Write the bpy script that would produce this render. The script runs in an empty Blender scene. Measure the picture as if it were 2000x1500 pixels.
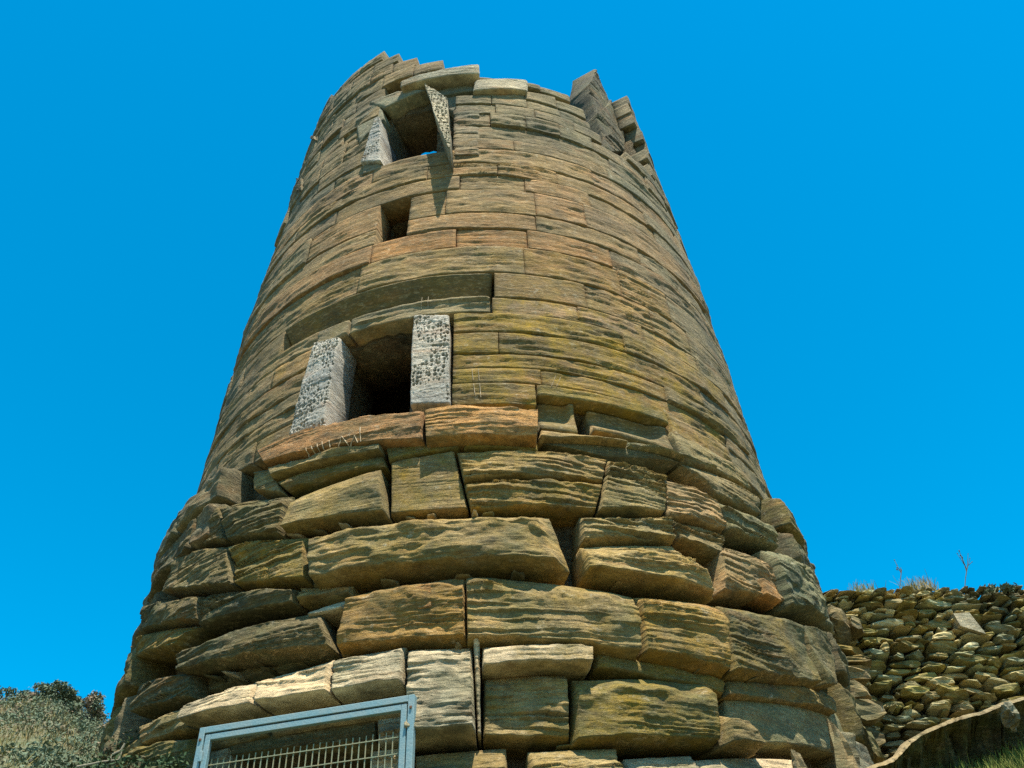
import bpy, bmesh, math, random
import numpy as np
from mathutils import Matrix, Vector

random.seed(7)
rng = np.random.default_rng(7)
scene = bpy.context.scene
COL = scene.collection

# ------------------------------------------------------------------ camera
# the camera stands at the origin, 1.6 m above the path; world Y points at the tower axis
FPX = 1800.0
VP = (910.0, -1250.0)        # where plumb lines meet in the photograph
AXPX = (946.0, 1000.0)       # a point on the tower axis
U = np.array([VP[0] - 1000, 750 - VP[1], FPX]); U /= np.linalg.norm(U)
a_ = np.array([AXPX[0] - 1000, 750 - AXPX[1], FPX])
YW = a_ - U * (a_ @ U); YW /= np.linalg.norm(YW)
XW = np.cross(YW, U)
if XW[0] < 0: XW = -XW
W = np.array([XW, YW, U])
cam_d = bpy.data.cameras.new('camera')
cam_d.sensor_width = 36.0
cam_d.lens = 36.0 * FPX / 2000.0
cam_d.clip_start = 0.05
cam_d.clip_end = 12000
cam = bpy.data.objects.new('camera', cam_d)
COL.objects.link(cam)
r_, u_, f_ = W[:, 0], W[:, 1], W[:, 2]
cam.matrix_world = Matrix(((r_[0], u_[0], -f_[0], 0), (r_[1], u_[1], -f_[1], 0), (r_[2], u_[2], -f_[2], 0), (0, 0, 0, 1)))
scene.camera = cam

# ------------------------------------------------------------------ sky, sun, exposure
SUN_EL, SUN_AZ = 71.0, 22.0          # azimuth measured to the right of the direction tower -> camera
sa = math.radians(SUN_AZ)
sdir = Vector((math.sin(sa) * math.cos(math.radians(SUN_EL)), -math.cos(sa) * math.cos(math.radians(SUN_EL)), math.sin(math.radians(SUN_EL))))
world = bpy.data.worlds.new('World'); scene.world = world; world.use_nodes = True
wn = world.node_tree; wn.nodes.clear()
sky = wn.nodes.new('ShaderNodeTexSky'); sky.sky_type = 'NISHITA'; sky.sun_disc = False
sky.sun_elevation = math.radians(SUN_EL)
sky.sun_rotation = math.atan2(sdir.x, sdir.y)
sky.altitude = 0; sky.air_density = 1.0; sky.dust_density = 0.7; sky.ozone_density = 2.0
hs = wn.nodes.new('ShaderNodeHueSaturation'); hs.inputs['Saturation'].default_value = 1.58; hs.inputs['Hue'].default_value = 0.479; hs.inputs['Value'].default_value = 1.12
bg = wn.nodes.new('ShaderNodeBackground'); bg.inputs['Strength'].default_value = 0.108
wo = wn.nodes.new('ShaderNodeOutputWorld')
wn.links.new(sky.outputs[0], hs.inputs['Color']); wn.links.new(hs.outputs[0], bg.inputs[0]); wn.links.new(bg.outputs[0], wo.inputs[0])
sun_d = bpy.data.lights.new('sun', 'SUN'); sun_d.energy = 5.0; sun_d.angle = math.radians(0.53); sun_d.color = (1.0, 0.93, 0.80)
sun = bpy.data.objects.new('sun', sun_d); COL.objects.link(sun)
sun.rotation_euler = (-sdir).to_track_quat('-Z', 'Y').to_euler()
sun.location = (0, 0, 60)
scene.view_settings.view_transform = 'Standard'; scene.view_settings.look = 'None'
scene.view_settings.exposure = 1.0; scene.view_settings.gamma = 1.0
scene.view_settings.use_curve_mapping = False
scene.cycles.use_denoising = False
scene.cycles.use_adaptive_sampling = False
scene.cycles.sample_clamp_indirect = 4.0
scene.cycles.max_bounces = 6

# ------------------------------------------------------------------ helpers
def ray(x, y):
    d = np.array([x - 1000.0, 750.0 - y, FPX]); d /= np.linalg.norm(d)
    return W @ d

DAX = 12.3                     # distance from the camera to the tower axis
HH = [-3, 2.5, 5, 7.15, 8.5, 10.4, 13, 16, 18.8, 21]
RR = [4.64, 4.50, 4.43, 4.36, 4.28, 4.2, 4.0, 3.78, 3.57, 3.4]
def R_at(h): return np.interp(h, HH, RR)

T_SCAN = np.linspace(4, 30, 5200)
def un(x, y, off=0.0):
    """pixel of the photograph -> (theta, height) on the tower's face"""
    d = ray(x, y); P = T_SCAN[:, None] * d
    g = np.hypot(P[:, 0], P[:, 1] - DAX) - (R_at(P[:, 2]) + off)
    i = int(np.argmax(g < 0))
    if g[i] >= 0: i = int(np.argmin(g))
    p = P[i]
    return math.atan2(p[0], DAX - p[1]), float(p[2])

def un_y(x, y, depth):
    """pixel -> point on the vertical plane at that forward distance"""
    d = ray(x, y); return d * (depth / d[1])

def cyl(th, r, h):
    return np.stack([r * np.sin(th), DAX - r * np.cos(th), h], -1)

def _hash(ix, iy, iz, seed):
    n = (ix.astype(np.int64) * 374761393 + iy.astype(np.int64) * 668265263 + iz.astype(np.int64) * 2147483647 + seed * 1274126177) & 0xFFFFFFFF
    n = ((n ^ (n >> 13)) * 1274126177) & 0xFFFFFFFF
    n = ((n ^ (n >> 16)) * 2246822519) & 0xFFFFFFFF
    return ((n ^ (n >> 15)) & 0xFFFFFF) / float(0xFFFFFF)

def noise2(x, y, seed=0):
    x = np.asarray(x, float); y = np.asarray(y, float)
    ix = np.floor(x); iy = np.floor(y); fx = x - ix; fy = y - iy
    fx = fx * fx * (3 - 2 * fx); fy = fy * fy * (3 - 2 * fy)
    z = np.zeros_like(ix)
    a = _hash(ix, iy, z, seed); b = _hash(ix + 1, iy, z, seed); c = _hash(ix, iy + 1, z, seed); d = _hash(ix + 1, iy + 1, z, seed)
    return (a + (b - a) * fx) * (1 - fy) + (c + (d - c) * fx) * fy

def fbm(x, y, seed=0, o=4):
    s = 0; amp = 0.5; f = 1.0; t = 0
    for k in range(o):
        s = s + amp * noise2(x * f, y * f, seed + 31 * k); t += amp; amp *= 0.5; f *= 2.03
    return s / t

# bedding planes of the schist, one set for the whole tower
_l = [-12.0]
while _l[-1] < 70: _l.append(_l[-1] + random.choice([0.022, 0.03, 0.04, 0.055, 0.08, 0.13]))
LAY = np.array(_l)

def strata(s, h, seed, scale=1.0):
    """terraced relief of split bedding planes, about -1..1; s = metres along the face"""
    hw = (h + 0.07 * (fbm(s / 1.3, h / 0.7, seed + 5, 3) - 0.5) * 2 + 0.012 * (noise2(s / 0.09, h / 0.09, seed + 6) - 0.5)) / scale
    i = np.searchsorted(LAY, hw)
    lo = LAY[np.clip(i - 1, 0, len(LAY) - 1)]; hi = LAY[np.clip(i, 0, len(LAY) - 1)]
    f = np.clip((hw - lo) / np.maximum(hi - lo, 1e-4), 0, 1)
    base = fbm(s / 0.7, i * 7.31, seed + 11, 4) * 2 - 1
    base = np.clip(base * 2.2, -1, 1)
    jag = (noise2(s / 0.06, i * 3.7, seed + 12) - 0.5) * 0.5
    lip = 0.5 * (1 - f) - 0.25
    patch = np.clip(fbm(s / 0.8, h / 0.35, seed + 14, 2) * 2.4 - 0.55, 0.15, 1.25)
    return (base + jag + lip) * patch

def facets(x, y, cx, cy, seed):
    """continuous flat-faced relief with crisp creases, about -1..1: random heights on a triangle lattice"""
    u = x / cx; v = y / cy
    u = u + v * 0.5
    iu, iv = np.floor(u), np.floor(v); fu, fv = u - iu, v - iv
    z = np.zeros_like(iu)
    h = lambda a, b: _hash(a, b, z, seed) * 2 - 1
    h00, h11 = h(iu, iv), h(iu + 1, iv + 1); h10, h01 = h(iu + 1, iv), h(iu, iv + 1)
    lower = fu >= fv
    return np.where(lower, h00 + (h10 - h00) * fu + (h11 - h10) * fv, h00 + (h01 - h00) * fv + (h11 - h01) * fu)

def holes(x, y, cx, cy, rad, seed):
    """round pits: 1 inside a pit, 0 outside"""
    u = x / cx; v = y / cy
    iu, iv = np.floor(u), np.floor(v); out = np.zeros(u.shape); z = np.zeros_like(iu)
    for du in (-1, 0, 1):
        for dv in (-1, 0, 1):
            a, b = iu + du, iv + dv
            px = a + .2 + .6 * _hash(a, b, z, seed); py = b + .2 + .6 * _hash(a, b, z, seed + 1)
            rr = rad * (.35 + .9 * _hash(a, b, z, seed + 2))
            d = np.sqrt((u - px) ** 2 + (v - py) ** 2)
            out = np.maximum(out, np.clip((rr - d) / .12, 0, 1))
    return out

def mesh_from(name, verts, faces, mat, smooth=False):
    me = bpy.data.meshes.new(name)
    me.from_pydata([tuple(v) for v in verts], [], faces)
    if mat: me.materials.append(mat)
    if smooth: me.polygons.foreach_set('use_smooth', [True] * len(me.polygons))
    me.update()
    return me

def grid_mesh(name, co, nu, nv, quads_extra_v, quads_extra_f, mat):
    """co: (nv*nu,3); fast numpy mesh build"""
    idx = np.arange(nu * nv).reshape(nv, nu)
    q = np.stack([idx[:-1, :-1], idx[:-1, 1:], idx[1:, 1:], idx[1:, :-1]], -1).reshape(-1, 4)
    V = np.concatenate([co, quads_extra_v]); Fq = np.concatenate([q, quads_extra_f])
    return quad_mesh(name, V, Fq, mat)

def quad_mesh(name, V, Fq, mat):
    me = bpy.data.meshes.new(name)
    me.vertices.add(len(V)); me.vertices.foreach_set('co', np.asarray(V, np.float32).ravel())
    n = len(Fq)
    me.loops.add(n * 4); me.loops.foreach_set('vertex_index', np.asarray(Fq, np.int32).ravel())
    me.polygons.add(n)
    me.polygons.foreach_set('loop_start', np.arange(0, n * 4, 4, dtype=np.int32))
    me.polygons.foreach_set('loop_total', np.full(n, 4, np.int32))
    if mat: me.materials.append(mat)
    me.update(calc_edges=True); me.validate()
    return me

def link(name, me, parent=None, **props):
    o = bpy.data.objects.new(name, me); COL.objects.link(o)
    if parent is not None: o.parent = parent
    for k, v in props.items(): o[k] = v
    return o

def thing(name, label, cat, loc=(0, 0, 0), group=None):
    o = bpy.data.objects.new(name, None); COL.objects.link(o)
    o.location = loc; o['label'] = label; o['category'] = cat; o.empty_display_size = 0.2
    if group: o['group'] = group
    return o

# ------------------------------------------------------------------ materials
class NT:
    def __init__(self, name):
        self.m = bpy.data.materials.new(name); self.m.use_nodes = True
        self.t = self.m.node_tree; self.t.nodes.clear()
        self.out = self.t.nodes.new('ShaderNodeOutputMaterial')
        self.b = self.t.nodes.new('ShaderNodeBsdfPrincipled')
        self.t.links.new(self.b.outputs[0], self.out.inputs[0])
    def n(self, kind, **kw):
        x = self.t.nodes.new(kind)
        for k, v in kw.items(): setattr(x, k, v)
        return x
    def l(self, a, b): self.t.links.new(a, b)
    def noise(self, vec, scale, detail=4, rough=0.55, dist=0.0):
        x = self.n('ShaderNodeTexNoise'); x.inputs['Scale'].default_value = scale; x.inputs['Detail'].default_value = detail
        x.inputs['Roughness'].default_value = rough; x.inputs['Distortion'].default_value = dist
        if vec is not None: self.l(vec, x.inputs['Vector'])
        return x.outputs['Fac']
    def ramp(self, fac, lo, hi):
        x = self.n('ShaderNodeMapRange'); x.inputs['From Min'].default_value = lo; x.inputs['From Max'].default_value = hi
        self.l(fac, x.inputs['Value']); return x.outputs[0]
    def mix(self, fac, a, b, mode='MIX'):
        x = self.n('ShaderNodeMix', data_type='RGBA', blend_type=mode)
        if isinstance(fac, (int, float)): x.inputs[0].default_value = fac
        else: self.l(fac, x.inputs[0])
        for v, i in ((a, 6), (b, 7)):
            if isinstance(v, tuple): x.inputs[i].default_value = v if len(v) == 4 else v + (1,)
            else: self.l(v, x.inputs[i])
        return x.outputs[2]
    def math(self, op, a, b=None):
        x = self.n('ShaderNodeMath', operation=op)
        for v, i in ((a, 0), (b, 1)):
            if v is None: continue
            if isinstance(v, (int, float)): x.inputs[i].default_value = v
            else: self.l(v, x.inputs[i])
        return x.outputs[0]
    def scaled(self, vec, s):
        x = self.n('ShaderNodeVectorMath', operation='MULTIPLY'); self.l(vec, x.inputs[0]); x.inputs[1].default_value = s
        return x.outputs[0]
    def bump(self, h, strength, dist, prev=None):
        x = self.n('ShaderNodeBump'); x.inputs['Strength'].default_value = strength; x.inputs['Distance'].default_value = dist
        self.l(h, x.inputs['Height'])
        if prev is not None: self.l(prev, x.inputs['Normal'])
        return x.outputs[0]

def schist(name, pale=0.35, dark=0.6, fine=1.0, green=0.3, attr=False):
    k = NT(name)
    pos = k.n('ShaderNodeNewGeometry').outputs['Position']
    info = k.n('ShaderNodeObjectInfo')
    tint = info.outputs['Color']; lich = info.outputs['Alpha']
    if attr:
        at = k.n('ShaderNodeAttribute', attribute_name='tint'); tint = at.outputs['Color']; lich = at.outputs['Alpha']
    lay = k.noise(k.scaled(pos, (4.2, 4.2, 21)), 1.0, 7, 0.70, 0.5)
    lay2 = k.noise(k.scaled(pos, (12.0, 12.0, 48)), 1.0, 6, 0.72, 0.5)
    big = k.noise(pos, 1.1, 4, 0.6)
    mid = k.noise(pos, 4.5, 5, 0.65)
    spk = k.noise(pos, 38, 4, 0.7)
    c = k.mix(k.ramp(lay, 0.36, 0.62), tint, k.mix(0.60, tint, (0.085, 0.07, 0.045), 'MIX'))
    c = k.mix(k.math('MULTIPLY', k.ramp(lay2, 0.52, 0.64), 0.7), c, k.mix(0.6, tint, (0.60, 0.47, 0.28)))
    # rusty seams
    c = k.mix(k.math('MULTIPLY', k.ramp(k.noise(k.scaled(pos, (1.3, 1.3, 5)), 1.0, 3, 0.6), 0.55, 0.7), 0.35), c, (0.34, 0.16, 0.055))
    # ochre lichen where the stone carries it
    lm = k.math('MULTIPLY', k.ramp(k.noise(pos, 2.6, 5, 0.68), 0.43, 0.62), lich)
    c = k.mix(lm, c, k.mix(k.ramp(spk, 0.35, 0.65), (0.36, 0.215, 0.010), (0.21, 0.155, 0.025)))
    # green-grey lichen film
    c = k.mix(k.math('MULTIPLY', k.ramp(k.noise(pos, 1.7, 5, 0.7), 0.48, 0.62), green), c, (0.105, 0.135, 0.075))
    # black lichen and pale crust
    c = k.mix(k.math('MULTIPLY', k.ramp(mid, 0.54, 0.66), dark), c, (0.075, 0.070, 0.045))
    c = k.mix(k.math('MULTIPLY', k.ramp(k.noise(pos, 7.5, 6, 0.72), 0.60, 0.70), pale), c, (0.52, 0.48, 0.36))
    c = k.mix(k.math('MULTIPLY', k.ramp(spk, 0.5, 0.72), 0.35), c, k.mix(0.5, c, (0.05, 0.045, 0.03)))
    vary = k.mix(k.ramp(big, 0.3, 0.7), (0.62, 0.66, 0.68), (1.30, 1.22, 1.10))
    c = k.mix(1.0, c, vary, 'MULTIPLY')
    k.l(c, k.b.inputs['Base Color'])
    k.b.inputs['Roughness'].default_value = 0.92; k.b.inputs['Specular IOR Level'].default_value = 0.18
    n1 = k.bump(lay, 0.9 * fine, 0.05)
    n2 = k.bump(lay2, 0.9 * fine, 0.025, n1)
    n3 = k.bump(k.noise(k.scaled(pos, (1, 1, 2.2)), 17, 6, 0.72), 0.8 * fine, 0.04, n2)
    k.l(n3, k.b.inputs['Normal'])
    return k.m

M_STONE = schist('schist', 0.35, 0.4, 0.6, 0.15, True)
M_ROUGH = schist('split_schist', 0.5, 0.45, 0.9, 0.4, True)
M_PALE = schist('pale_pitted_stone', 0.15, 0.15, 0.8, 0.1, True)
M_CORE = schist('rubble_core', 0.2, 0.6, 1.6)
M_RUBBLE = schist('rubble_stone', 0.4, 0.35, 0.7, 0.45)

def simple(name, col, rough=0.8, metal=0.0, var=0.25, scale=6.0, col2=None):
    k = NT(name)
    pos = k.n('ShaderNodeNewGeometry').outputs['Position']
    nz = k.noise(pos, scale, 5, 0.65)
    c2 = col2 if col2 else tuple(v * (1 - var) for v in col)
    c = k.mix(k.ramp(nz, 0.35, 0.65), col, c2)
    k.l(c, k.b.inputs['Base Color']); k.b.inputs['Roughness'].default_value = rough; k.b.inputs['Metallic'].default_value = metal
    k.l(k.bump(k.noise(pos, scale * 6, 4, 0.6), 0.3, 0.01), k.b.inputs['Normal'])
    return k.m

M_GALV = simple('galvanised_steel', (0.17, 0.29, 0.31), 0.6, 0.15, 0.25, 9, (0.24, 0.31, 0.30))
M_RUST = simple('rusty_bolt', (0.16, 0.075, 0.035), 0.9, 0.0, 0.4, 30)
M_WIRE = simple('green_painted_wire', (0.22, 0.27, 0.17), 0.6, 0.2, 0.4, 20, (0.30, 0.24, 0.12))
M_CHALK = simple('chalk_scratch', (0.50, 0.38, 0.23), 0.95)
M_STALK = simple('dry_stalk', (0.10, 0.08, 0.05), 0.9)
M_DEAD = simple('weathered_twig', (0.30, 0.26, 0.17), 0.9)

def foliage(name, a, b, c):
    k = NT(name)
    pos = k.n('ShaderNodeNewGeometry').outputs['Position']
    f1 = k.noise(pos, 1.3, 3, 0.6); f2 = k.noise(pos, 9, 3, 0.6)
    col = k.mix(k.ramp(f2, 0.35, 0.65), a, b)
    col = k.mix(k.ramp(f1, 0.50, 0.62), col, c)
    k.l(col, k.b.inputs['Base Color']); k.b.inputs['Roughness'].default_value = 0.8
    k.b.inputs['Specular IOR Level'].default_value = 0.15
    return k.m
M_SCRUB = foliage('scrub_leaves', (0.10, 0.15, 0.105), (0.13, 0.15, 0.08), (0.22, 0.165, 0.11))
M_BUSH = foliage('dark_bush_leaves', (0.035, 0.075, 0.035), (0.06, 0.08, 0.03), (0.085, 0.065, 0.035))
M_GRASS = foliage('dry_grass', (0.20, 0.16, 0.06), (0.10, 0.12, 0.035), (0.24, 0.18, 0.08))

M_GREEN = foliage('green_grass', (0.16, 0.19, 0.03), (0.11, 0.15, 0.03), (0.22, 0.20, 0.05))
def ground_mat():
    k = NT('dry_ground')
    pos = k.n('ShaderNodeNewGeometry').outputs['Position']
    n1 = k.noise(pos, 0.8, 6, 0.65); n2 = k.noise(pos, 6, 6, 0.7)
    c = k.mix(k.ramp(n1, 0.38, 0.62), (0.12, 0.105, 0.05), (0.06, 0.08, 0.028))
    c = k.mix(k.math('MULTIPLY', k.ramp(n2, 0.5, 0.7), 0.6), c, (0.24, 0.18, 0.10))
    k.l(c, k.b.inputs['Base Color']); k.b.inputs['Roughness'].default_value = 0.95
    k.l(k.bump(n2, 0.6, 0.08), k.b.inputs['Normal'])
    return k.m
M_GROUND = ground_mat()

# ------------------------------------------------------------------ ground (one sheet to the horizon)
def ground_z(x, y):
    x = np.asarray(x, float); y = np.asarray(y, float)
    d = np.hypot(x, y); az = np.degrees(np.arctan2(x, y))
    k = np.interp(az, [-180, -120, -75, -26, -17, -8, 12, 20, 27, 75, 120, 180], [-.22, -.22, .20, .45, .40, .33, .33, .36, .41, .25, -.22, -.22])
    crest = np.interp(az, [-180, -60, -30, -15, 20, 180], [30, 30, 30, 22, 11.4, 14])
    z = -1.6 + k * np.minimum(d, crest) + np.where(k > 0, 0.04 * np.maximum(0, d - crest), -0.0)
    z = z + (fbm(x / 1.7, y / 1.7, 3, 4) - 0.5) * 0.30 * np.clip(d / 4, 0, 1)
    z = z + (fbm(x / 9, y / 9, 9, 3) - 0.5) * 1.6 * np.clip((d - 16) / 14, 0, 1)
    return z
rings = np.concatenate([np.linspace(0.4, 34, 150), np.geomspace(35, 6000, 40)])
naz = 360
A = np.linspace(-math.pi, math.pi, naz, endpoint=False)
gx = rings[:, None] * np.sin(A)[None]; gy = rings[:, None] * np.cos(A)[None]
gz = ground_z(gx, gy)
gv = np.stack([gx, gy, gz], -1).reshape(-1, 3)
gi = np.arange(len(rings) * naz).reshape(len(rings), naz); gj = np.roll(gi, -1, 1)
gq = np.stack([gi[:-1], gi[1:], gj[1:], gj[:-1]], -1).reshape(-1, 4)
gv = np.concatenate([gv, [[0, 0, -1.6]]]); c0 = len(gv) - 1
cap = np.stack([gi[0, 0::2], gj[0, 0::2], np.roll(gj[0, 0::2], 0), np.full(naz // 2, c0)], -1)
cap = np.array([[gi[0, i], gi[0, (i + 1) % naz], gi[0, (i + 2) % naz], c0] for i in range(0, naz, 2)])
link('ground', quad_mesh('ground', gv, np.concatenate([gq, cap]), M_GROUND), kind='structure')

# ------------------------------------------------------------------ the tower
tower = thing('stone_tower', 'ruined round stone watchtower of brown schist courses with a broken top', 'tower', (0, DAX, 1.0))
TINV = Matrix.Translation((0, -DAX, -1.0))
PART_COUNT = [0]
PAL = dict(ochre=(.34, .225, .085), orange=(.50, .27, .115), red=(.52, .265, .13), olive=(.23, .18, .055), grey=(.24, .20, .12),
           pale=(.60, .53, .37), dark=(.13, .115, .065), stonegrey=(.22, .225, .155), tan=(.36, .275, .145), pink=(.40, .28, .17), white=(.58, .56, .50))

def stone_arrays(c, base=0.0, P=0.02, ch=(0.03, 0.03, 0.03, 0.03), rnd=True, amp=0.015, samp=None, depth=0.5, du=0.045, dv=0.02, seed=None,
                 sseed=None, sscale=1.0, tilt=0.0, bulge=0.0, pits=0.0, gap=0.004, wob=0.012, rf=None, fac=0.0, fcell=(.42, .2), edge=.02):
    """c = (TL, TR, BR, BL) as (theta, h).  ch = chamfer widths left, right, bottom, top in metres."""
    if seed is None: seed = int(rng.integers(1, 99999))
    TL, TR, BR, BL = [np.array(p, float) for p in c]
    hm = (TL[1] + TR[1] + BR[1] + BL[1]) / 4; rm = float(R_at(hm))
    wid = (np.linalg.norm([(TR[0] - TL[0]) * rm, TR[1] - TL[1]]) + np.linalg.norm([(BR[0] - BL[0]) * rm, BR[1] - BL[1]])) / 2
    hei = (abs(TL[1] - BL[1]) + abs(TR[1] - BR[1])) / 2
    nu = int(np.clip(wid / du, 3, 140)) + 1; nv = int(np.clip(hei / dv, 3, 120)) + 1
    gs, gt = min(gap / max(wid, .05), .2), min(gap / max(hei, .05), .2)
    # denser rows at the edges
    s1 = np.linspace(0, 1, nu); t1 = np.linspace(0, 1, nv)
    S, T = np.meshgrid(gs + s1 * (1 - 2 * gs), gt + t1 * (1 - 2 * gt))
    TH = (BL[0] * (1 - S) + BR[0] * S) * (1 - T) + (TL[0] * (1 - S) + TR[0] * S) * T
    H = (BL[1] * (1 - S) + BR[1] * S) * (1 - T) + (TL[1] * (1 - S) + TR[1] * S) * T
    X = TH * rm
    e = np.minimum(np.minimum(S, 1 - S) * wid, np.minimum(T, 1 - T) * hei)
    ef = np.exp(-e / 0.06)
    # irregular outlines: only ever pulled inwards
    w1 = fbm(X / 0.35, H / 0.35, seed, 3); w2 = fbm(X / 0.35, H / 0.35, seed + 3, 3)
    TH = TH + (0.5 - S) * 2 * w1 * wob * ef / rm * 2
    H = H + (0.5 - T) * 2 * w2 * wob * ef * 2
    a, b, cc, dd = S * wid / max(ch[0], .002), (1 - S) * wid / max(ch[1], .002), T * hei / max(ch[2], .002), (1 - T) * hei / max(ch[3], .002)
    jit = 0.45 + 1.3 * fbm(X / 0.22, H / 0.2, seed + 8, 4)
    prof = np.ones_like(a)
    for q in (a, b, cc, dd):
        q = np.clip(q * jit, 0, 1)
        prof = prof * (np.sqrt(1 - (1 - q) ** 2) if rnd else q)
    sa_ = amp if samp is None else samp
    rel = strata(X, H, seed if sseed is None else sseed, sscale) * sa_ + (fbm(X / 0.25, H / 0.18, seed + 20, 4) - 0.5) * 2 * amp * 0.9 + (fbm(X / 1.0, H / 0.6, seed + 27, 2) - 0.5) * 2 * amp
    if fac:
        wx = X + .08 * (fbm(X / .2, H / .2, seed + 60, 3) - .5) * 2; wy = H + .05 * (fbm(X / .2, H / .2, seed + 61, 3) - .5) * 2
        rel = rel + fac * (facets(wx, wy, fcell[0], fcell[1], seed + 50) * .7 + facets(wx, wy, fcell[0] * .37, fcell[1] * .4, seed + 55) * .3)
    r = R_at(H) + base - edge + (P + edge) * prof + rel * (0.35 + 0.65 * prof) + tilt * (T - 0.5) * hei + bulge * (4 * S * (1 - S) * 4 * T * (1 - T) - 0.5)
    if rf is not None: r = r + rf(S, T, X, H)
    if pits:
        pm = fbm(X / 0.25, H / 0.35, seed + 41, 2)
        m = np.maximum(holes(X, H, .052, .066, .33, seed + 42), .6 * holes(X, H, .030, .04, .25, seed + 46)) * np.clip((pm - .37) / .06, .15, 1) * np.clip(e / 0.03, 0, 1)
        r = r - pits * m
    co = cyl(TH.ravel(), r.ravel(), H.ravel())
    # side walls
    idx = np.arange(nu * nv).reshape(nv, nu)
    loop = np.concatenate([idx[0, :-1], idx[:-1, -1], idx[-1, :0:-1], idx[:0:-1, 0]])
    nl = len(loop)
    rb = R_at(H.ravel()[loop]) - depth
    back = cyl(TH.ravel()[loop], rb, H.ravel()[loop])
    n0 = nu * nv
    j = np.arange(nl); k = (j + 1) % nl
    side = np.stack([loop[k], loop[j], n0 + j, n0 + k], -1)
    cen = back.mean(0)[None]
    cc_ = n0 + nl
    j2 = np.arange(0, nl - (nl % 2), 2)
    capf = np.stack([n0 + j2, np.full(len(j2), cc_), n0 + (j2 + 2) % nl, n0 + j2 + 1], -1)
    q = np.stack([idx[:-1, :-1], idx[:-1, 1:], idx[1:, 1:], idx[1:, :-1]], -1).reshape(-1, 4)
    return np.concatenate([co, back, cen]), np.concatenate([q, side, capf]), dict(TH=TH, H=H, r=r)

RECS = []
def add_stone(c, tint='grey', lichen=0.2, mat=None, name='stone', label=None, jitter=0.12, **kw):
    """note one stone; finish_tower() turns the notes into parts"""
    V, Fq, g = stone_arrays(c, **kw)
    t = PAL[tint] if isinstance(tint, str) else tint
    j = 1 + (random.random() - 0.5) * 2 * jitter; w = 1 + (random.random() - 0.5) * jitter
    rec = dict(V=V, F=Fq, g=g, mat=mat or M_STONE, name=name, label=label, color=(t[0] * j * w, t[1] * j, t[2] * j / w, lichen))
    n = g['TH'].size
    f = V[:n]; cen = f.mean(0); z = cen @ W[:, 2]
    px = np.stack([f @ W[:, 0], f @ W[:, 1]], -1) / (f @ W[:, 2])[:, None] * FPX
    infr = ((abs(px[:, 0]) < 1000) & (abs(px[:, 1]) < 750)).mean()
    thm = g['TH'].mean(); nrm = np.array([math.sin(thm), -math.cos(thm), 0.0])
    rec['size'] = np.ptp(px[:, 0]) * np.ptp(px[:, 1]) * infr * (1 if nrm @ cen < .3 else .05)
    RECS.append(rec)
    return rec

def set_tint(me, col):
    at = me.color_attributes.new('tint', 'FLOAT_COLOR', 'POINT')
    at.data.foreach_set('color', np.tile(np.array(col, np.float32), len(me.vertices)) if np.ndim(col) == 1 else np.asarray(col, np.float32).ravel())

def finish_tower():
    plain = sorted([r for r in RECS if r['name'] == 'stone'], key=lambda r: -r['size'])
    for r in plain[296:]: r['rest'] = True
    for r in RECS:
        if r.get('rest'): continue
        cen = r['V'][:r['g']['TH'].size].mean(0)
        me = quad_mesh(r['name'], r['V'] - cen, r['F'], r['mat']); set_tint(me, r['color'])
        o = link(r['name'], me, tower); o.matrix_parent_inverse = TINV; o.location = cen
        if r['label']: o['label'] = r['label']
        r['obj'] = o
    for m, nm in ((M_STONE, 'small_stones'), (M_ROUGH, 'rough_stones'), (M_PALE, 'pale_chips')):
        rs = [r for r in RECS if r.get('rest') and r['mat'] is m]
        if m is M_STONE: rs += [dict(V=V, F=F_, color=(.27, .22, .13, .2)) for V, F_ in zip(back_V, back_F)]
        if not rs: continue
        n = 0; Fs = []
        for r in rs: Fs.append(r['F'] + n); n += len(r['V'])
        me = quad_mesh(nm, np.concatenate([r['V'] for r in rs]), np.concatenate(Fs), m)
        set_tint(me, np.concatenate([np.tile(np.array(r['color'], np.float32), (len(r['V']), 1)) for r in rs]))
        o = link(nm, me, tower, kind='stuff'); o.matrix_parent_inverse = TINV
D2R = math.radians
def rect(t0, t1, h0, h1): return ((D2R(t0), h1), (D2R(t1), h1), (D2R(t1), h0), (D2R(t0), h0))
def pq(*pts, off=0.0): return tuple(un(x, y, off) for x, y in pts)

# ---- rim of the ruin: height against bearing (degrees, 0 faces the camera, + to the right)
RIM_T = [-180, -120, -95, -66, -57, -47, -40, -33, -27, -19, -9, 0, 8, 18, 20, 26, 28.7, 31.9, 33, 36, 40, 46, 52, 60, 63, 66, 75, 100, 120, 180]
RIM_H = [15, 16.2, 17.0, 17.3, 17.2, 17.1, 17.1, 16.9, 16.6, 16.0, 15.5, 14.95, 14.95, 15.0, 14.9, 14.8, 14.4, 14.0, 13.45, 13.45, 13.6, 13.9, 14.3, 15.0, 16.9, 17.9, 18.2, 18.0, 16.0, 15]
def rim(td): return np.interp(td, RIM_T, RIM_H)

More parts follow.
